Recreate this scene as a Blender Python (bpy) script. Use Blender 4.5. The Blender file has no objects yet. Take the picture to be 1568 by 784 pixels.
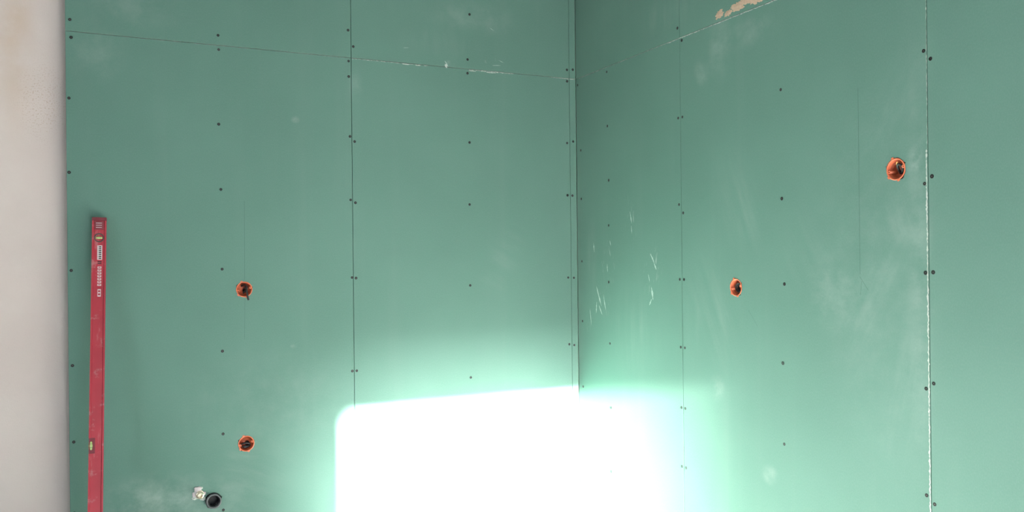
import bpy, bmesh, math, random
from mathutils import Vector, Matrix
random.seed(7)
scene=bpy.context.scene
H=1.64; YB=3.83; XR=2.20; XL=-2.2; YF=-1.5; ZC=3.10

# ---------------------------------------------------------------- helpers
def link(o):
    scene.collection.objects.link(o); return o
def obj_from_bm(name,bm,mats,parent=None,smooth=False):
    me=bpy.data.meshes.new(name); bm.normal_update(); bm.to_mesh(me); bm.free()
    for m in mats: me.materials.append(m)
    if smooth:
        for p in me.polygons: p.use_smooth=True
    o=link(bpy.data.objects.new(name,me))
    if parent: o.parent=parent
    return o
def box(bm,x0,x1,y0,y1,z0,z1,mi=0):
    vs=[bm.verts.new(p) for p in [(x0,y0,z0),(x1,y0,z0),(x1,y1,z0),(x0,y1,z0),(x0,y0,z1),(x1,y0,z1),(x1,y1,z1),(x0,y1,z1)]]
    for f in [(0,3,2,1),(4,5,6,7),(0,1,5,4),(1,2,6,5),(2,3,7,6),(3,0,4,7)]:
        fc=bm.faces.new([vs[i] for i in f]); fc.material_index=mi
def lathe(bm,prof,M,n=32,mi=0,closed=False):
    """prof: list of (r, h) along local axis +Z, M maps to place"""
    rings=[]
    for r,h in prof:
        if r<1e-6: rings.append([bm.verts.new(M@Vector((0,0,h)))])
        else: rings.append([bm.verts.new(M@Vector((r*math.cos(2*math.pi*i/n),r*math.sin(2*math.pi*i/n),h))) for i in range(n)])
    pairs=list(zip(rings,rings[1:]))
    if closed: pairs.append((rings[-1],rings[0]))
    for a,b in pairs:
        for i in range(n):
            j=(i+1)%n
            q=[a[i%len(a)],a[j%len(a)],b[j%len(b)],b[i%len(b)]]
            u=[]
            for v in q:
                if v not in u: u.append(v)
            if len(u)>2:
                try:
                    f=bm.faces.new(u); f.material_index=mi; f.smooth=True
                except ValueError: pass
def tube(name,pts,r,mat,parent=None,cyclic=False):
    cu=bpy.data.curves.new(name,'CURVE'); cu.dimensions='3D'; cu.bevel_depth=r; cu.bevel_resolution=3; cu.resolution_u=8
    cu.use_fill_caps=True
    sp=cu.splines.new('NURBS'); sp.points.add(len(pts)-1)
    for p,q in zip(sp.points,pts): p.co=(*q,1)
    sp.order_u=3; sp.use_endpoint_u=not cyclic; sp.use_cyclic_u=cyclic
    cu.materials.append(mat)
    o=link(bpy.data.objects.new(name,cu))
    if parent: o.parent=parent
    return o

class NT:
    def __init__(s,name):
        s.m=bpy.data.materials.new(name); s.m.use_nodes=True; s.t=s.m.node_tree; s.n=s.t.nodes; s.l=s.t.links
        s.b=s.n['Principled BSDF']
        s.b.inputs['Specular IOR Level'].default_value=0.25
    def add(s,t,**k):
        x=s.n.new(t)
        for a,v in k.items(): setattr(x,a,v)
        return x
    def con(s,a,b): s.l.new(a,b)
    def setin(s,node,i,v):
        if hasattr(v,'links') or isinstance(v,bpy.types.NodeSocket): s.con(v,node.inputs[i])
        else: node.inputs[i].default_value=v
    def math(s,op,a,b=0.0,clamp=False):
        x=s.add('ShaderNodeMath',operation=op,use_clamp=clamp); s.setin(x,0,a); s.setin(x,1,b); return x.outputs[0]
    def mix(s,f,a,b):
        x=s.add('ShaderNodeMix',data_type='RGBA'); s.setin(x,0,f); s.setin(x,6,a); s.setin(x,7,b); return x.outputs[2]
    def noise(s,vec,scale,detail=4,rough=.55):
        x=s.add('ShaderNodeTexNoise'); x.inputs['Scale'].default_value=scale; x.inputs['Detail'].default_value=detail; x.inputs['Roughness'].default_value=rough
        s.con(vec,x.inputs['Vector']); return x.outputs['Fac']
    def mp(s,vec,loc=(0,0,0),rot=(0,0,0),sc=(1,1,1)):
        x=s.add('ShaderNodeMapping'); x.inputs['Location'].default_value=loc; x.inputs['Rotation'].default_value=rot; x.inputs['Scale'].default_value=sc
        s.con(vec,x.inputs['Vector']); return x.outputs[0]
    def rng(s,v,a,b,c=0.,d=1.):
        x=s.add('ShaderNodeMapRange',interpolation_type='SMOOTHSTEP'); s.setin(x,0,v)
        for i,q in zip((1,2,3,4),(a,b,c,d)): x.inputs[i].default_value=q
        return x.outputs[0]
def col(r,g,b): return (r,g,b,1)
def simple(name,c,rough=.6,metal=0.,nscale=60,namt=.15,bump=0.,spec=.3):
    t=NT(name); tc=t.add('ShaderNodeTexCoord').outputs['Object']
    n=t.noise(tc,nscale)
    d=tuple(x*(1-namt) for x in c); e=tuple(min(1,x*(1+namt)) for x in c)
    t.con(t.mix(n,col(*d),col(*e)),t.b.inputs['Base Color'])
    t.b.inputs['Roughness'].default_value=rough; t.b.inputs['Metallic'].default_value=metal
    t.b.inputs['Specular IOR Level'].default_value=spec
    if bump:
        bp=t.add('ShaderNodeBump'); bp.inputs['Strength'].default_value=bump; bp.inputs['Distance'].default_value=.002
        t.con(n,bp.inputs['Height']); t.con(bp.outputs[0],t.b.inputs['Normal'])
    return t.m

# ---------------------------------------------------------------- drywall board paper, with dust smears
def board_mat(name,axis,blobs):
    """axis 0: board runs along X ; 1: along Y.  blobs (h,z,rh,rz,angle,strength,kind)"""
    t=NT(name); pos=t.add('ShaderNodeTexCoord').outputs['Object']
    sx=t.add('ShaderNodeSeparateXYZ'); t.con(pos,sx.inputs[0])
    cx=t.add('ShaderNodeCombineXYZ'); t.con(sx.outputs[axis],cx.inputs[0]); t.con(sx.outputs[2],cx.inputs[1])
    uv=cx.outputs[0]
    base=t.mix(t.rng(t.noise(uv,1.3,3),.3,.7),col(.076,.156,.127),col(.086,.171,.140))
    fine=t.noise(t.mp(uv,sc=(1,.6,1)),260,3)
    base=t.mix(t.math('MULTIPLY',t.rng(fine,.35,.75),.22),base,col(.135,.21,.18))
    band=t.noise(t.mp(uv,sc=(7,.35,1)),1.0,3)
    base=t.mix(t.math('MULTIPLY',t.rng(band,.5,.8),.12),base,col(.16,.225,.20))
    soft=t.noise(uv,9,6,.65)
    cloud=t.rng(soft,.30,.82)
    total=None
    for (h,z,rh,rz,ang,st,kind) in blobs:
        s1=t.add('ShaderNodeVectorMath',operation='SUBTRACT'); t.con(uv,s1.inputs[0]); s1.inputs[1].default_value=(h,z,0)
        r=t.mp(s1.outputs[0],rot=(0,0,math.radians(ang)))
        q=t.mp(r,sc=(1/rh,1/rz,1))
        ln=t.add('ShaderNodeVectorMath',operation='LENGTH'); t.con(q,ln.inputs[0])
        m=t.rng(ln.outputs['Value'],1.0,.1)
        if kind=='s':
            st_n=t.noise(t.mp(r,loc=(h*3.1,z*1.7,0),sc=(70,11,1)),1.0,4,.65)
            m=t.math('MULTIPLY',m,t.rng(st_n,.55,.72))
            st*=.6
        elif kind=='w':
            st_n=t.noise(t.mp(r,loc=(h,z,0),sc=(15,1.8,1)),1.0,5,.6)
            m=t.math('MULTIPLY',m,t.rng(st_n,.30,.85))
            m=t.math('MULTIPLY',m,t.rng(soft,.2,.8,.5,1.))
            st*=.50
        else:
            m=t.math('MULTIPLY',m,cloud)
            st*=.85
        m=t.math('MULTIPLY',m,st)
        total=m if total is None else t.math('ADD',total,m,clamp=True)
    c=t.mix(total,base,col(.36,.41,.39)) if total is not None else base
    t.con(c,t.b.inputs['Base Color'])
    t.b.inputs['Roughness'].default_value=.85
    bp=t.add('ShaderNodeBump'); bp.inputs['Strength'].default_value=.12; bp.inputs['Distance'].default_value=.001
    t.con(fine,bp.inputs['Height']); t.con(bp.outputs[0],t.b.inputs['Normal'])
    return t.m

blobsL=[(.10,.62,.28,.14,0,.45,'c'),(.45,.72,.30,.10,-70,.36,'w'),(.28,.55,.35,.2,0,.25,'c'),(.55,.62,.25,.2,-60,.25,'w'),
 (.716,2.277,.025,.022,0,.75,'c'),(.699,1.237,.02,.015,0,.9,'c'),(-.10,2.52,.16,.18,0,.20,'c'),(.05,2.72,.3,.12,0,.2,'c'),
 (1.42,2.70,.30,.10,0,.20,'w'),(1.465,2.60,.022,.028,35,.9,'c'),(1.70,2.64,.08,.015,-20,.6,'s'),(1.75,1.60,.30,.12,-60,.22,'w'),
 (1.60,2.85,.35,.12,0,.18,'c'),(1.795,.579,.03,.02,0,.8,'c'),(.30,1.0,.12,.25,0,.10,'w'),(1.0,2.45,.05,.1,0,.2,'c'),(.6,1.0,.5,.35,0,.10,'c')]
blobsR=[(3.565,1.41,.07,.10,10,1.0,'s'),(3.72,1.33,.04,.12,0,.55,'s'),(3.14,1.57,.09,.16,-12,.8,'s'),(3.32,1.80,.08,.16,0,.5,'s'),(3.53,1.60,.10,.14,15,.6,'s'),
 (3.68,1.65,.08,.30,0,.25,'w'),(3.3,1.25,.3,.3,0,.22,'w'),(2.55,1.85,.16,.30,22,.32,'w'),(2.70,1.40,.20,.35,25,.26,'w'),(2.69,1.09,.06,.07,0,.45,'c'),
 (1.75,1.925,.04,.06,-20,.75,'c'),(1.80,1.74,.09,.10,20,.50,'w'),(1.80,2.12,.11,.28,-25,.30,'w'),(1.88,1.50,.15,.40,-30,.32,'w'),(1.78,1.25,.12,.40,-12,.28,'w'),
 (2.08,1.5,.16,.16,0,.22,'c'),(2.77,2.40,.06,.09,30,.30,'c'),(2.39,.80,.06,.05,0,.35,'c'),(2.15,1.65,.25,.25,30,.16,'w'),(2.66,2.48,.10,.18,0,.3,'c'),
 (2.5,2.50,.25,.08,0,.25,'c'),(1.735,1.6,.06,.9,0,.20,'c'),(3.0,2.72,.3,.12,0,.3,'w'),(2.85,1.3,.12,.4,0,.12,'w'),(1.9,1.6,.35,.9,0,.10,'c')]
M_boardL=board_mat('green_drywall_paper_back',0,blobsL)
M_boardR=board_mat('green_drywall_paper_right',1,blobsR)

def plaster(name,c1,c2,stain=False):
    t=NT(name); p=t.add('ShaderNodeTexCoord').outputs['Object']
    n=t.noise(p,2.2,5); base=t.mix(t.rng(n,.3,.7),col(*c1),col(*c2))
    pit=t.noise(p,220,2); 
    hgt=t.math('ADD',t.noise(p,70,4),t.math('MULTIPLY',t.rng(pit,.58,.66),-.7))
    if stain:
        # damp brown stain high up on the pier, and rough pitted area
        s1=t.add('ShaderNodeVectorMath',operation='SUBTRACT'); t.con(p,s1.inputs[0]); s1.inputs[1].default_value=(-.40,3.9,2.62)
        q=t.mp(s1.outputs[0],sc=(1/.09,.1,1/.55)); ln=t.add('ShaderNodeVectorMath',operation='LENGTH'); t.con(q,ln.inputs[0])
        s=t.math('MULTIPLY',t.rng(ln.outputs['Value'],1.1,.1),t.rng(t.noise(p,6,5),.3,.65))
        base=t.mix(t.math('MULTIPLY',s,.60),base,col(.45,.34,.26))
        s1=t.add('ShaderNodeVectorMath',operation='SUBTRACT'); t.con(p,s1.inputs[0]); s1.inputs[1].default_value=(-.30,3.9,2.30)
        q=t.mp(s1.outputs[0],sc=(1/.12,.1,1/.22)); ln=t.add('ShaderNodeVectorMath',operation='LENGTH'); t.con(q,ln.inputs[0])
        s=t.math('MULTIPLY',t.rng(ln.outputs['Value'],1.1,.2),t.rng(t.noise(p,160,2),.56,.64))
        base=t.mix(t.math('MULTIPLY',s,.6),base,col(.36,.27,.20))
    t.con(base,t.b.inputs['Base Color']); t.b.inputs['Roughness'].default_value=.9
    bp=t.add('ShaderNodeBump'); bp.inputs['Strength'].default_value=.35; bp.inputs['Distance'].default_value=.002
    t.con(hgt,bp.inputs['Height']); t.con(bp.outputs[0],t.b.inputs['Normal'])
    return t.m
M_plaster=plaster('beige_plaster',(.51,.435,.41),(.56,.485,.46),True)
M_wall=plaster('room_plaster',(.50,.48,.46),(.56,.54,.52))
M_ceil=plaster('ceiling_plaster',(.34,.34,.34),(.40,.40,.40))
M_floor=plaster('concrete_screed',(.40,.39,.385),(.48,.47,.46))
M_gyps=simple('gypsum_core',(.36,.39,.36),.9,nscale=120,namt=.25,bump=.5)
M_torn=simple('torn_paper',(.38,.27,.20),.95,nscale=90,namt=.3,bump=.8)
M_dark=simple('dark_cavity',(.02,.022,.02),.9)
M_screw=simple('black_phosphate',(.012,.012,.012),.5,.3)
M_screwm=simple('screw_recess',(.12,.12,.12),.4,.8)
M_pencil=simple('pencil_line',(.045,.10,.08),.8)
M_scrape=simple('chalk_scrape',(.27,.35,.315),.95,nscale=150,namt=.35)
M_orange=simple('orange_plastic',(.50,.12,.055),.45,nscale=40,namt=.15,spec=.4)
M_black=simple('black_rubber',(.015,.015,.016),.5)
M_grey=simple('grey_pvc',(.09,.095,.10),.45)
M_copper=simple('copper',(.75,.40,.15),.3,.9)
M_brass=simple('nickel_brass',(.62,.55,.42),.28,.9)
M_pvc=simple('white_pvc',(.75,.75,.75),.35)
M_white=simple('white_label',(.50,.44,.45),.5)
M_vial=simple('vial_fluid',(.32,.40,.14),.15,spec=.6)

# ---------------------------------------------------------------- room shell
bm=bmesh.new(); box(bm,XL-.2,XR+.3,YB+.07,YB+.27,0,ZC)
wall_back=obj_from_bm('wall_back',bm,[M_plaster])
bm=bmesh.new(); box(bm,XR+.07,XR+.27,YF-.2,YB+.07,0,ZC)
wall_right=obj_from_bm('wall_right',bm,[M_plaster])
bm=bmesh.new(); box(bm,XL-.2,XR+.27,YF-.2,YB+.27,-.2,0); obj_from_bm('floor',bm,[M_floor])
bm=bmesh.new(); box(bm,XL-.2,XR+.27,YF-.2,YB+.27,ZC,ZC+.2); obj_from_bm('ceiling',bm,[M_ceil])
# balcony window that lets the sun in
TX,TZ=.085,.199
wx0=.955-TX*(YB-(YF-.14)); wx1=XR-TX*(3.20-(YF-.06)); wz=.875+TZ*(YB-(YF-.14))
bm=bmesh.new()
box(bm,XL,wx0-.05,YF-.2,YF,0,ZC); box(bm,wx1+.05,XR+.07,YF-.2,YF,0,ZC); box(bm,wx0-.05,wx1+.05,YF-.2,YF,wz+.05,ZC)
obj_from_bm('wall_front',bm,[M_wall])
bm=bmesh.new()
ya,yb=YF-.14,YF-.06
box(bm,wx0-.05,wx0,ya,yb,0,wz+.05); box(bm,wx1,wx1+.05,ya,yb,0,wz+.05); box(bm,wx0,wx1,ya,yb,wz,wz+.05); box(bm,wx0,wx1,ya,yb,0,.04)
obj_from_bm('window_1',bm,[M_pvc])
# left wall with an unseen side window, added to brighten the right wall
v0,v1,vz0,vz1=.0,1.7,.75,2.15
bm=bmesh.new()
box(bm,XL-.2,XL,YF-.2,v0,0,ZC); box(bm,XL-.2,XL,v1,YB+.07,0,ZC); box(bm,XL-.2,XL,v0,v1,0,vz0); box(bm,XL-.2,XL,v0,v1,vz1,ZC)
obj_from_bm('wall_left',bm,[M_wall])
bm=bmesh.new(); xa,xb=XL-.14,XL-.07
for a,b,c_,d in [(v0,v0+.06,vz0,vz1),(v1-.06,v1,vz0,vz1),(v0,v1,vz0,vz0+.06),(v0,v1,vz1-.06,vz1),((v0+v1)/2-.04,(v0+v1)/2+.04,vz0,vz1)]:
    box(bm,xa,xb,a,b,c_,d)
obj_from_bm('added_side_window',bm,[M_pvc])

# ---------------------------------------------------------------- drywall boards
holesL=[(.484,1.503,.0345),(.486,.813,.0345),(.345,.578,.034),(.289,.612,.017)]
holesR=[(2.571,1.506,.0345),(1.818,1.901,.0355)]
def ragged_cutter(h,z,r,axis):
    bm=bmesh.new(); n=40; a=[];b=[]
    ph=random.random()*6
    for i in range(n):
        an=2*math.pi*i/n
        rr=r*(1+.03*math.sin(3*an+ph)+random.uniform(-.03,.03))
        for ang0 in (.35,2.7,4.0):
            if abs((an-ang0+math.pi)%(2*math.pi)-math.pi)<.12: rr=r*1.12
        u,w=h+rr*math.cos(an),z+rr*math.sin(an)
        if axis==0: a.append(bm.verts.new((u,YB-.02,w))); b.append(bm.verts.new((u,YB+.03,w)))
        else: a.append(bm.verts.new((XR-.02,u,w))); b.append(bm.verts.new((XR+.03,u,w)))
    bm.faces.new(a); bm.faces.new(b)
    for i in range(n): bm.faces.new([a[i],a[(i+1)%n],b[(i+1)%n],b[i]])
    bmesh.ops.recalc_face_normals(bm,faces=bm.faces)
    return obj_from_bm('cut',bm,[M_gyps])
def board(a0,a1,z0,z1,axis,holes,parent,mat):
    bm=bmesh.new(); T=.0125
    if axis==0: box(bm,a0,a1,YB,YB+T,z0,z1)
    else: box(bm,XR,XR+T,a0,a1,z0,z1)
    bmesh.ops.recalc_face_normals(bm,faces=bm.faces)
    for f in bm.faces:
        if abs(f.normal.z)>.9: f.material_index=1
    bmesh.ops.bevel(bm,geom=list(bm.edges),offset=.0008,segments=1,affect='EDGES',material=0)
    o=obj_from_bm('drywall_board',bm,[mat,M_gyps],parent)
    for h in holes:
        if a0<h[0]<a1 and z0<h[1]<z1:
            c=ragged_cutter(*h,axis)
            m=o.modifiers.new('b','BOOLEAN'); m.operation='DIFFERENCE'; m.solver='EXACT'; m.object=c; 
            try: m.material_mode='TRANSFER'
            except Exception: pass
            bpy.context.view_layer.update()
            dg=bpy.context.evaluated_depsgraph_get()
            me=bpy.data.meshes.new_from_object(o.evaluated_get(dg))
            o.modifiers.clear(); o.data=me
            bpy.data.objects.remove(c)
    return o
g=.0010
ZS=2.585
for z0,z1 in ((.012,ZS-g),(ZS+g,ZC-.004)):
    for a0,a1 in ((-.211,.979-g),(.979+g,2.160-g),(2.160+g,2.1985)):
        board(a0,a1,z0,z1,0,holesL,wall_back,M_boardL)
    for a0,a1 in ((2.920+g,3.8295),(1.704+g,2.920-g),(.50+g,1.704-g),(-.70+g,.50-g),(YF+.002,-.70-g)):
        board(a0,a1,z0,z1,1,holesR,wall_right,M_boardR)
bm=bmesh.new(); box(bm,-.2095,-.198,YB+.0125,YB+.07,.012,ZC-.004)
obj_from_bm('lining_return',bm,[M_boardL],wall_back)
bm=bmesh.new()
for x in (.979,2.16): box(bm,x-.025,x+.025,YB+.0128,YB+.065,.01,ZC-.01)
box(bm,-.19,2.19,YB+.0128,YB+.03,ZS-.02,ZS+.02)
obj_from_bm('stud_rails',bm,[M_dark],wall_back)
bm=bmesh.new()
for y in (3.80,2.92,1.704,.5,-.7): box(bm,XR+.0128,XR+.065,y-.025,y+.025,.01,ZC-.01)
box(bm,XR+.0128,XR+.03,-1.4,3.82,ZS-.02,ZS+.02)
obj_from_bm('stud_rails_side',bm,[M_dark],wall_right)

# ---------------------------------------------------------------- screws
sL=[(-.194,2.633),(-.190,2.56),(-.200,2.309),(-.202,2.003),(-.198,1.599),(-.197,1.207),(-.195,.892),(-.196,.60),(-.196,.3),
 (.384,2.629),(.386,2.566),(.383,2.236),(.389,1.948),(.391,1.595),(.389,1.232),(.388,.866),(.386,.53),(.387,.2),
 (.966,2.715),(.967,2.496),(.967,2.569),(.970,2.213),(.970,1.913),(.973,1.546),(.970,1.104),(.990,2.64),(.992,2.19),(.993,1.90),(.992,1.543),(.991,1.104),
 (1.587,2.862),(1.574,2.633),(1.573,2.564),(1.580,2.215),(1.577,1.902),(1.576,1.494),(1.574,1.030),(1.575,.6),
 (2.146,2.631),(2.194-.012,2.635),(2.146,2.57),(2.143,2.240),(2.180,2.25),(2.142,1.961),(2.172,1.96),(2.141,1.522),(2.176,1.52),(2.144,1.166),(2.174,1.16),(2.182,.828),(2.177,.510)]
sR=[(3.812,2.55),(3.785,2.198),(3.785,1.94),(3.785,1.608),(3.785,1.29),(3.785,.942),
 (3.519,2.56),(3.518,2.288),(3.511,2.015),(3.515,1.789),(3.52,1.504),(3.514,1.196),(3.508,.875),(3.514,.553),
 (2.935,2.631),(2.936,2.237),(2.936,1.858),(2.936,1.53),(2.934,1.233),(2.933,.969),(2.934,.711),
 (2.905,2.57),(2.906,2.237),(2.907,1.82),(2.906,1.53),(2.905,1.233),(2.906,.969),(2.905,.711),
 (2.312,2.615),(2.315,2.245),(2.315,1.842),(2.306,1.526),(2.318,1.233),(2.315,.934),
 (1.715,2.25),(1.716,1.847),(1.716,1.576),(1.718,1.224),(1.720,.899),(1.692,2.221),(1.691,1.867),(1.69,1.578),(1.692,1.243),(1.693,.879),
 (1.1,2.2),(1.1,1.8),(1.1,1.5),(1.1,1.1),(1.1,.7)]
def screws(pts,axis,parent):
    bm=bmesh.new()
    for h,z in pts:
        r=random.uniform(.0056,.0066)
        if axis==0: M=Matrix.Translation((h,YB-.0002,z))@Matrix.Rotation(math.pi/2,4,'X')
        else: M=Matrix.Translation((XR-.0002,h,z))@Matrix.Rotation(-math.pi/2,4,'Y')
        lathe(bm,[(r*1.05,-.001),(r,.0004),(r*.75,.0007),(r*.42,.0002),(0,-.0001)],M,14,0)
        lathe(bm,[(r*.25,.0003),(0,.0004)],M,6,1)
    bmesh.ops.recalc_face_normals(bm,faces=bm.faces)
    obj_from_bm('drywall_screws',bm,[M_screw,M_screwm],parent)
screws(sL,0,wall_back); screws(sR,1,wall_right)

# ---------------------------------------------------------------- pencil marks & exposed gypsum along joints
def place(axis,h,z,off): return (h,YB-off,z) if axis==0 else (XR-off,h,z)
def ribbon(name,pts,wfun,axis,mat,parent,off=.0004,vertical=False):
    bm=bmesh.new(); prev=None
    for h,z in pts:
        w1,w2=wfun(),wfun()
        if vertical: a,b=(h-w1,z),(h+w2,z)
        else: a,b=(h,z-w1),(h,z+w2)
        va=bm.verts.new(place(axis,*a,off)); vb=bm.verts.new(place(axis,*b,off))
        if prev: bm.faces.new([prev[0],va,vb,prev[1]])
        prev=(va,vb)
    return obj_from_bm(name,bm,[mat],parent)
def line(h0,z0,h1,z1,n): return [(h0+(h1-h0)*i/n,z0+(z1-z0)*i/n) for i in range(n+1)]
ribbon('pencil_mark',line(.488,1.90,.486,1.545,6),lambda:.0006,0,M_pencil,wall_back,vertical=True)
ribbon('pencil_mark',line(.486,1.46,.483,1.28,6),lambda:.0005,0,M_pencil,wall_back,vertical=True)
ribbon('pencil_mark',line(1.962,2.184,1.961,1.568,8),lambda:.0007,1,M_pencil,wall_right,vertical=True)
ribbon('pencil_mark',line(1.962,1.56,1.928,1.515,3),lambda:.0007,1,M_pencil,wall_right,vertical=True)
ribbon('pencil_mark',line(1.955,1.545,1.96,1.50,3),lambda:.0005,1,M_pencil,wall_right,vertical=True)
ribbon('pencil_mark',line(2.50,1.42,2.45,1.36,3),lambda:.0006,1,M_pencil,wall_right,vertical=True)
ribbon('joint_fray',line(1.709,1.95,1.707,.3,330),lambda:max(0.0003,random.gauss(.0015,.0012)),1,M_gyps,wall_right,vertical=True)
ribbon('joint_fray',line(1.7055,2.5,1.7055,1.95,80),lambda:max(0.0001,random.gauss(.0003,.0006)),1,M_gyps,wall_right,vertical=True)
ribbon('joint_fray',line(2.30,ZS-.003,3.0,ZS-.003,140),lambda:max(0,random.gauss(.0010,.0010)),1,M_gyps,wall_right)
ribbon('joint_fray',line(3.0,ZS-.002,3.8,ZS-.002,100),lambda:max(0,random.gauss(.0003,.0006)),1,M_gyps,wall_right)
ribbon('joint_fray',line(.985,ZS-.003,1.36,ZS-.003,60),lambda:max(0,random.gauss(.0005,.0009)),0,M_gyps,wall_back)
ribbon('joint_fray',line(1.58,ZS-.003,1.83,ZS-.003,50),lambda:max(0,random.gauss(.0008,.0012)),0,M_gyps,wall_back)
ribbon('joint_fray',line(2.05,ZS-.002,2.19,ZS-.002,30),lambda:max(0,random.gauss(.0008,.0008)),0,M_gyps,wall_back)
ribbon('joint_fray',line(.0,ZS-.002,.95,ZS-.002,120),lambda:max(0,random.gauss(.0000,.0004)),0,M_gyps,wall_back)
def chip(name,cx,cz,rx,rz,axis,mat,parent,n=26,ang=0,th=.0008):
    bm=bmesh.new(); ring=[]; ca,sa=math.cos(math.radians(ang)),math.sin(math.radians(ang))
    for i in range(n):
        a=2*math.pi*i/n; k=random.uniform(.65,1.15)
        u,w=rx*k*math.cos(a),rz*k*math.sin(a)
        ring.append(bm.verts.new(place(axis,cx+u*ca-w*sa,cz+u*sa+w*ca,.0003)))
    c=bm.verts.new(place(axis,cx,cz,th+.0008))
    for i in range(n): bm.faces.new([ring[i],ring[(i+1)%n],c])
    return obj_from_bm(name,bm,[mat],parent)
for a in [(1.458,2.590,.008,.011,0),(1.60,2.577,.02,.002,0),(1.70,2.577,.03,.002,0),(1.25,2.580,.02,.003,0),(1.31,2.579,.015,.002,0)]:
    chip('gypsum_chip',*a[:4],0,M_gyps,wall_back)
for (y,z,rx,rz) in [(2.655,2.615,.030,.018),(2.60,2.606,.03,.012),(2.545,2.615,.040,.020),(2.50,2.625,.04,.016),(2.45,2.618,.04,.020),(2.40,2.612,.04,.014),(2.35,2.603,.03,.010)]:
    chip('torn_paper_patch',y,z,rx,rz,1,M_torn,wall_right,34,random.uniform(-10,10),.001+random.random()*.0004)
# chalky knife scrapes near the corner (all strokes in one mesh per wall)
def strokes(lst,axis,parent):
    bm=bmesh.new()
    for (h,z,dh,dz,w) in lst:
        n=9; nx,nz=-dz,dh; l=math.hypot(nx,nz); nx/=l; nz/=l; prev=None
        for i in range(n+1):
            k=i/n; ww=w*math.sin(math.pi*(k*.94+.03))*random.uniform(.35,1.0)
            bx=h+dh*(k-.5)+.0015*math.sin(k*3+h*9); bz=z+dz*(k-.5)
            va=bm.verts.new(place(axis,bx-nx*ww,bz-nz*ww,.0003)); vb=bm.verts.new(place(axis,bx+nx*ww,bz+nz*ww,.0003))
            if prev: bm.faces.new([prev[0],va,vb,prev[1]])
            prev=(va,vb)
    obj_from_bm('chalk_scrapes',bm,[M_scrape],parent)
strokes([(3.615,1.43,-.045,-.10,.0075),(3.60,1.36,-.03,-.05,.006),(3.56,1.40,-.02,-.08,.005),(3.64,1.37,.01,-.06,.005),
 (3.14,1.62,.035,.05,.0065),(3.12,1.585,.02,.03,.005),(3.145,1.46,.012,.06,.007),(3.16,1.42,-.02,.03,.005),(3.17,1.53,.01,.04,.003),
 (3.315,1.82,.01,.06,.0045),(3.31,1.76,.0,.04,.003),(3.66,1.68,.01,.05,.005),(3.53,1.575,.005,.04,.0045),(3.70,1.32,-.01,-.09,.004),(3.50,1.70,.01,.03,.003)],1,wall_right)
strokes([(1.735,2.617,.05,.004,.0015),(1.76,2.64,.03,-.012,.0015),(1.25,2.66,.03,.004,.0012),(1.71,2.80,.03,-.015,.0012),(1.46,2.60,.02,-.03,.004)],0,wall_back)

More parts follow.
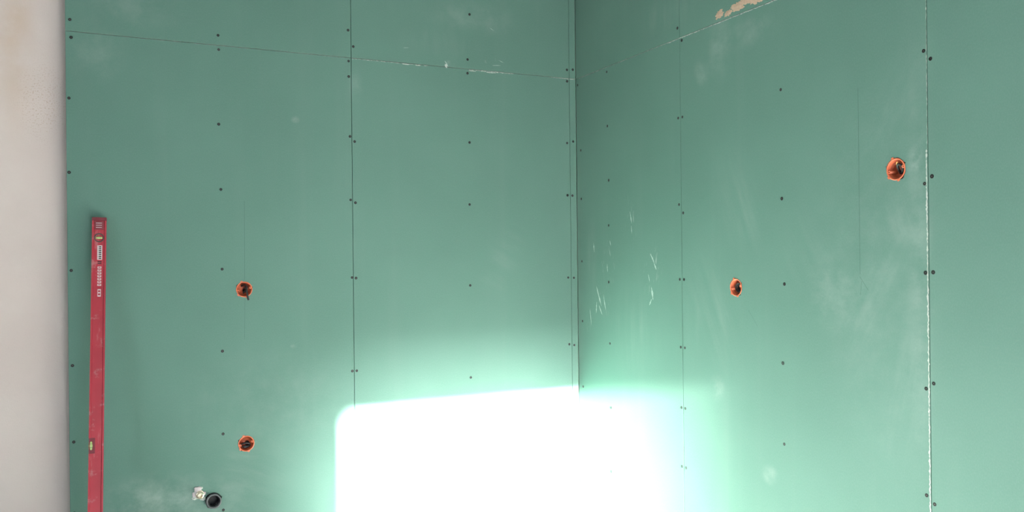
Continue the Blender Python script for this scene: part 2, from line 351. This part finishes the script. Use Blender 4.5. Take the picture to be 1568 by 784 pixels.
# ---------------------------------------------------------------- electrical boxes
def frame(axis,h,z):
    if axis==0: R=Matrix(((1,0,0),(0,0,-1),(0,1,0))).to_4x4(); return Matrix.Translation((h,YB,z))@R
    R=Matrix(((0,0,-1),(-1,0,0),(0,1,0))).to_4x4(); return Matrix.Translation((XR,h,z))@R
def electrical_box(axis,h,z,style):
    M=frame(axis,h,z)
    e=link(bpy.data.objects.new('electrical_box',None)); e.empty_display_size=.05; e.matrix_world=M
    bm=bmesh.new(); I=Matrix.Identity(4)
    lathe(bm,[(.0335,-.044),(.0335,-.001),(.0352,.0002),(.0352,.0010),(.0312,.0010),(.0305,-.002),(.0305,-.041),(0,-.041)],I,40,0)
    lathe(bm,[(.0335,-.044),(0,-.044)],I,40,0)
    for an in (0.25,math.pi+.25):
        L=Matrix.Rotation(an,4,'Z')@Matrix.Translation((.0265,0,-.004))
        lathe(bm,[(.0052,-.03),(.0052,.004),(.0022,.004),(.0020,-.006),(0,-.006)],L,14,0)
    for an in (1.9,5.0,3.9):
        Rm=Matrix.Rotation(an,4,'Z'); b2=bmesh.new()
        box(b2,.0335,.0395,-.0045,.0045,-.002,.0016); b2.transform(Rm)
        me=bpy.data.meshes.new('t'); b2.to_mesh(me); b2.free(); bm.from_mesh(me); bpy.data.meshes.remove(me)
    for hh in (-.014,-.026): lathe(bm,[(.0305,hh-.001),(.0292,hh),(.0305,hh+.001)],I,40,0)
    lathe(bm,[(.011,-.0405),(0,-.0403)],Matrix.Translation((.008,-.006,0)),20,1)
    bmesh.ops.recalc_face_normals(bm,faces=bm.faces)
    obj_from_bm('box_shell',bm,[M_orange,M_dark],e)
    if style=='hang':
        tube('cable',[(.004,.002,-.040),(.006,.010,-.022),(.004,.012,-.004),(.009,.002,.010),(.010,-.018,.018),(.013,-.040,.017),(.016,-.047,.016)],.0042,M_black,e)
        tube('cable_loop',[(-.008,.014,-.035),(.002,.024,-.02),(.014,.014,-.012),(.012,-.006,-.015),(-.002,-.018,-.025)],.0035,M_black,e)
    elif style=='coil':
        for k,(r,dz) in enumerate(((.020,-.012),(.016,-.019),(.018,-.027))):
            pts=[(r*math.cos(a*.55+k)*1.0+.002,r*.9*math.sin(a*.55+k)-.002,dz-a*.0005) for a in range(10)]
            tube('cable_coil_%d'%(k+1),pts,.0033,M_black,e)
    elif style=='low':
        pts=[(-.018,-.008,-.030),(-.012,-.002,-.014),(.0,.002,-.008),(.014,-.002,-.012),(.018,-.012,-.02),(.006,-.020,-.016),(-.010,-.018,-.014)]
        tube('cable_coil_1',pts,.0048,M_black,e)
        tube('cable_coil_2',[(-.014,-.016,-.02),(0,-.012,-.010),(.016,-.016,-.018)],.0045,M_black,e)
    else:
        pts=[(-.006,-.012,-.03),(-.004,.008,-.010),(.006,.018,-.004),(.018,.010,-.006),(.018,-.006,-.012),(.006,-.012,-.018)]
        tube('cable_coil_1',pts,.0042,M_black,e)
        tube('wire_end',[(-.004,.010,-.012),(-.002,.020,-.002),(.008,.022,.002)],.0018,M_copper,e)
        tube('cable_coil_2',[(.020,.012,-.02),(.010,.004,-.012),(.012,-.016,-.02)],.004,M_black,e)
    return e
electrical_box(0,.484,1.503,'hang'); electrical_box(0,.486,.813,'low')
electrical_box(1,2.571,1.506,'coil'); electrical_box(1,1.818,1.901,'loop')

# ---------------------------------------------------------------- drain pipe
M=frame(0,.345,.578)
e=link(bpy.data.objects.new('drain_pipe',None)); e.matrix_world=M
bm=bmesh.new(); I=Matrix.Identity(4)
lathe(bm,[(.0285,-.06),(.0285,.004),(.0315,.006),(.0325,.010),(.0325,.017),(.0300,.020),(.0262,.020),(.0255,.016),(.0255,-.055),(0,-.055)],I,40,0)
obj_from_bm('socket',bm,[M_grey],e)
bm=bmesh.new()
for k in range(3): lathe(bm,[(.0254,.013-k*.008),(.0222,.012-k*.008),(.0215,.009-k*.008),(.0254,.008-k*.008)],I,36,0)
lathe(bm,[(.0253,-.03),(0,-.03)],I,36,0)
obj_from_bm('rubber_seal',bm,[M_black],e)
# ---------------------------------------------------------------- water outlet fitting
M=frame(0,.289,.612)
e=link(bpy.data.objects.new('water_outlet_fitting',None)); e.matrix_world=M
bm=bmesh.new()
lathe(bm,[(.0125,-.05),(.0125,.006),(.0165,.006),(.0165,.014),(.0128,.016),(.0128,.028),(.0095,.029),(.0090,.008),(0,.008)],I,24,0)
lathe(bm,[(.0125,.001),(.0195,.001),(.0195,.008),(.0125,.008)],I,6,0)
for k in range(5): lathe(bm,[(.0126,.017+k*.0022),(.0136,.018+k*.0022),(.0126,.019+k*.0022)],I,24,0)
for f in bm.faces: f.smooth=False
obj_from_bm('threaded_socket',bm,[M_brass],e)
bm=bmesh.new()
box(bm,-.022,.006,.008,.034,-.002,.007); box(bm,-.030,-.012,-.008,.012,-.002,.005); box(bm,.010,.024,-.004,.010,-.002,.005)
bmesh.ops.bevel(bm,geom=list(bm.edges),offset=.002,segments=2,affect='EDGES')
obj_from_bm('mounting_plate',bm,[M_white],e)
for i,(u,v,a,b) in enumerate([(-.004,.026,.022,.010),(.012,-.020,.014,.010),(-.022,-.014,.012,.010)]):
    bm=bmesh.new(); n=18; ring=[bm.verts.new((u+a*random.uniform(.7,1.1)*math.cos(6.283*j/n),v+b*random.uniform(.7,1.1)*math.sin(6.283*j/n),.0004)) for j in range(n)]
    c=bm.verts.new((u,v,.004))
    for j in range(n): bm.faces.new([ring[j],ring[(j+1)%n],c])
    obj_from_bm('mortar_%d'%(i+1),bm,[M_gyps],e)

# ---------------------------------------------------------------- spirit level leaning on the wall
t=NT('red_anodised'); p=t.add('ShaderNodeTexCoord').outputs['Object']
n1=t.noise(t.mp(p,sc=(40,40,9)),1.0,5,.7); n2=t.noise(p,22,5,.7)
c=t.mix(t.rng(t.noise(p,5,3),.3,.7),col(.26,.015,.028),col(.33,.022,.038))
c=t.mix(t.math('MULTIPLY',t.rng(n1,.56,.72),.45),c,col(.40,.18,.18))
c=t.mix(t.math('MULTIPLY',t.rng(n2,.58,.70),.35),c,col(.40,.26,.25))
t.con(c,t.b.inputs['Base Color']); t.b.inputs['Roughness'].default_value=.42; t.b.inputs['Specular IOR Level'].default_value=.4
M_red=t.m
M_redd=simple('end_cap_plastic',(.15,.025,.035),.6,nscale=30,namt=.4)
foot=Vector((-.122,3.462,0.0)); topc=Vector((-.0915,3.800,1.815))
zax=(topc-foot).normalized(); xax=Vector((1,0,0)); yax=zax.cross(xax).normalized(); xax=yax.cross(zax).normalized()
Mx=Matrix((xax,yax,zax)).transposed().to_4x4(); Mx.translation=foot
lev=link(bpy.data.objects.new('spirit_level',None)); lev.empty_display_size=.2; lev.matrix_world=Mx
LL=(topc-foot).length; W=.0265; D=.0125
prof=[(-W,-D),(-W+.006,-D),(-W+.008,-D+.003),(W-.008,-D+.003),(W-.006,-D),(W,-D),(W,D),(W-.006,D),(W-.008,D-.003),(-W+.008,D-.003),(-W+.006,D),(-W,D)]
def extr(bm,prof,z0,z1,mi=0):
    a=[bm.verts.new((x,y,z0)) for x,y in prof]; b=[bm.verts.new((x,y,z1)) for x,y in prof]
    bm.faces.new(list(reversed(a))).material_index=mi; bm.faces.new(b).material_index=mi
    for i in range(len(prof)):
        j=(i+1)%len(prof); bm.faces.new([a[i],a[j],b[j],b[i]]).material_index=mi
bm=bmesh.new(); 
zm=.925
extr(bm,prof,.012,zm-.030)
notch=[(-W+.022,-D+.003)]+prof[3:9]+[(-W+.022,D-.003)]
extr(bm,notch,zm-.030,zm+.030)
extr(bm,prof,zm+.030,LL-.014)
bmesh.ops.recalc_face_normals(bm,faces=bm.faces)
obj_from_bm('rail',bm,[M_red],lev)
bm=bmesh.new()
for z0,z1 in ((0,.012),(LL-.014,LL)): box(bm,-W-.0008,W+.0008,-D-.0008,D+.0008,z0,z1)
bmesh.ops.bevel(bm,geom=list(bm.edges),offset=.0015,segments=2,affect='EDGES')
obj_from_bm('end_caps',bm,[M_redd],lev)
bm=bmesh.new()
box(bm,-.017,.017,-D-.0002,-D+.004,LL-.052,LL-.018,0)
for k in range(3): box(bm,-.012,.010,-D-.001,-D+.001,LL-.026-k*.009,LL-.024-k*.009,1)
obj_from_bm('end_grip',bm,[M_redd,M_white],lev)
M_ring=simple('vial_housing',(.05,.05,.045),.5)
def plumb(zc,nm):
    bm=bmesh.new(); Mv=Matrix.Translation((0,0,zc))@Matrix.Rotation(math.pi/2,4,'X')
    lathe(bm,[(.0185,D-.004),(.0185,D-.0008),(.0150,D-.0008),(.0145,D-.0045),(0,D-.0045)],Mv,32,0)
    obj_from_bm(nm+'_housing',bm,[M_ring],lev)
    bm=bmesh.new(); Mv=Matrix.Translation((-.0125,-D+.0035,zc))@Matrix.Rotation(math.pi/2,4,'Y')
    lathe(bm,[(0,0),(.0042,.001),(.0052,.006),(.0055,.0125),(.0052,.019),(.0042,.024),(0,.025)],Mv,18,0)
    lathe(bm,[(.0058,.0085),(.0059,.0092)],Mv,18,1); lathe(bm,[(.0059,.0158),(.0058,.0165)],Mv,18,1)
    obj_from_bm(nm+'_vial',bm,[M_vial,M_black],lev)
plumb(LL-.086,'plumb_top'); plumb(.09,'plumb_bottom')
bm=bmesh.new()
box(bm,-W+.0005,-W+.022,-D+.004,D-.004,zm-.030,zm+.030,0)
obj_from_bm('centre_housing',bm,[M_redd],lev)
bm=bmesh.new(); Mv=Matrix.Translation((-W+.0085,0,zm-.024))
lathe(bm,[(0,0),(.0070,.001),(.0092,.010),(.0100,.024),(.0092,.038),(.0070,.047),(0,.048)],Mv,24,0)
lathe(bm,[(.0103,.0165),(.0104,.0175)],Mv,24,1); lathe(bm,[(.0104,.0305),(.0103,.0315)],Mv,24,1)
obj_from_bm('centre_vial',bm,[M_vial,M_black],lev)
bm=bmesh.new(); f=-D+.0026
def lab(x0,x1,z0,z1,mi,dy=0): box(bm,x0,x1,f-dy,f+.0006,LL-z1,LL-z0,mi)
lab(-.006,.012,.118,.178,0); 
for i in range(7): lab(-.003,.009,.122+i*.008,.1265+i*.008,1,.0002)
lab(-.002,.000,.120,.176,0,.0004)
for i in range(2): 
    lab(-.004,.010,.184+i*.007,.188+i*.007,1)
for i in range(7): 
    lab(-.004,.010,.206+i*.012,.214+i*.012,0); lab(-.001,.007,.208+i*.012,.211+i*.012,2,.0002)
lab(-.003,.009,.300,.330,0); lab(-.001,.007,.304,.312,2,.0002); lab(-.001,.007,.317,.325,2,.0002)
obj_from_bm('printed_label',bm,[M_white,M_black,M_red],lev)

# ---------------------------------------------------------------- light
rot=Vector((TX,1,-TZ)).to_track_quat('-Z','Y').to_euler()
sd=bpy.data.lights.new('sun','SUN'); sd.energy=340; sd.angle=math.radians(1.6); sd.color=(1,.96,.90)
so=link(bpy.data.objects.new('sun',sd)); so.rotation_euler=rot; so.location=(0,-6,4)
# added second, wider sun: imitates lens bloom around the sun patch
hd=bpy.data.lights.new('bloom_sun','SUN'); hd.energy=26; hd.angle=math.radians(9); hd.color=(1,.97,.93)
ho=link(bpy.data.objects.new('bloom_sun',hd)); ho.rotation_euler=rot; ho.location=(.5,-6,4)
w=bpy.data.worlds.new('sky'); scene.world=w; w.use_nodes=True
bg=w.node_tree.nodes['Background']; bg.inputs[0].default_value=(.77,.88,1,1); bg.inputs[1].default_value=8.0
def portal(name,loc,rot,sx,sy):
    a=bpy.data.lights.new(name,'AREA'); a.shape='RECTANGLE'; a.size=sx; a.size_y=sy; a.cycles.is_portal=True
    o=link(bpy.data.objects.new(name,a)); o.location=loc; o.rotation_euler=rot
portal('portal_front',((wx0+wx1)/2,YF-.15,wz/2),Vector((0,1,0)).to_track_quat('-Z','Y').to_euler(),wx1-wx0,wz)
portal('portal_side',(XL-.15,(v0+v1)/2,(vz0+vz1)/2),Vector((1,0,0)).to_track_quat('-Z','Y').to_euler(),v1-v0,vz1-vz0)

# ---------------------------------------------------------------- camera
cd=bpy.data.cameras.new('camera'); cd.sensor_width=36; cd.lens=36*1256/1568; cd.clip_start=.02
co=link(bpy.data.objects.new('camera',cd)); scene.camera=co
th=math.radians(64.7); s=.0102
Fv=Vector((math.cos(th),math.sin(th),0)); Rv=Vector((math.sin(th),-math.cos(th),0)); Z=Vector((0,0,1))
r=(Rv-s*Z).normalized(); u=(s*Rv+Z).normalized()
Mc=Matrix((r,u,-Fv)).transposed().to_4x4(); Mc.translation=(0,0,H); co.matrix_world=Mc
scene.view_settings.view_transform='Standard'
scene.view_settings.look='None'
scene.view_settings.exposure=0
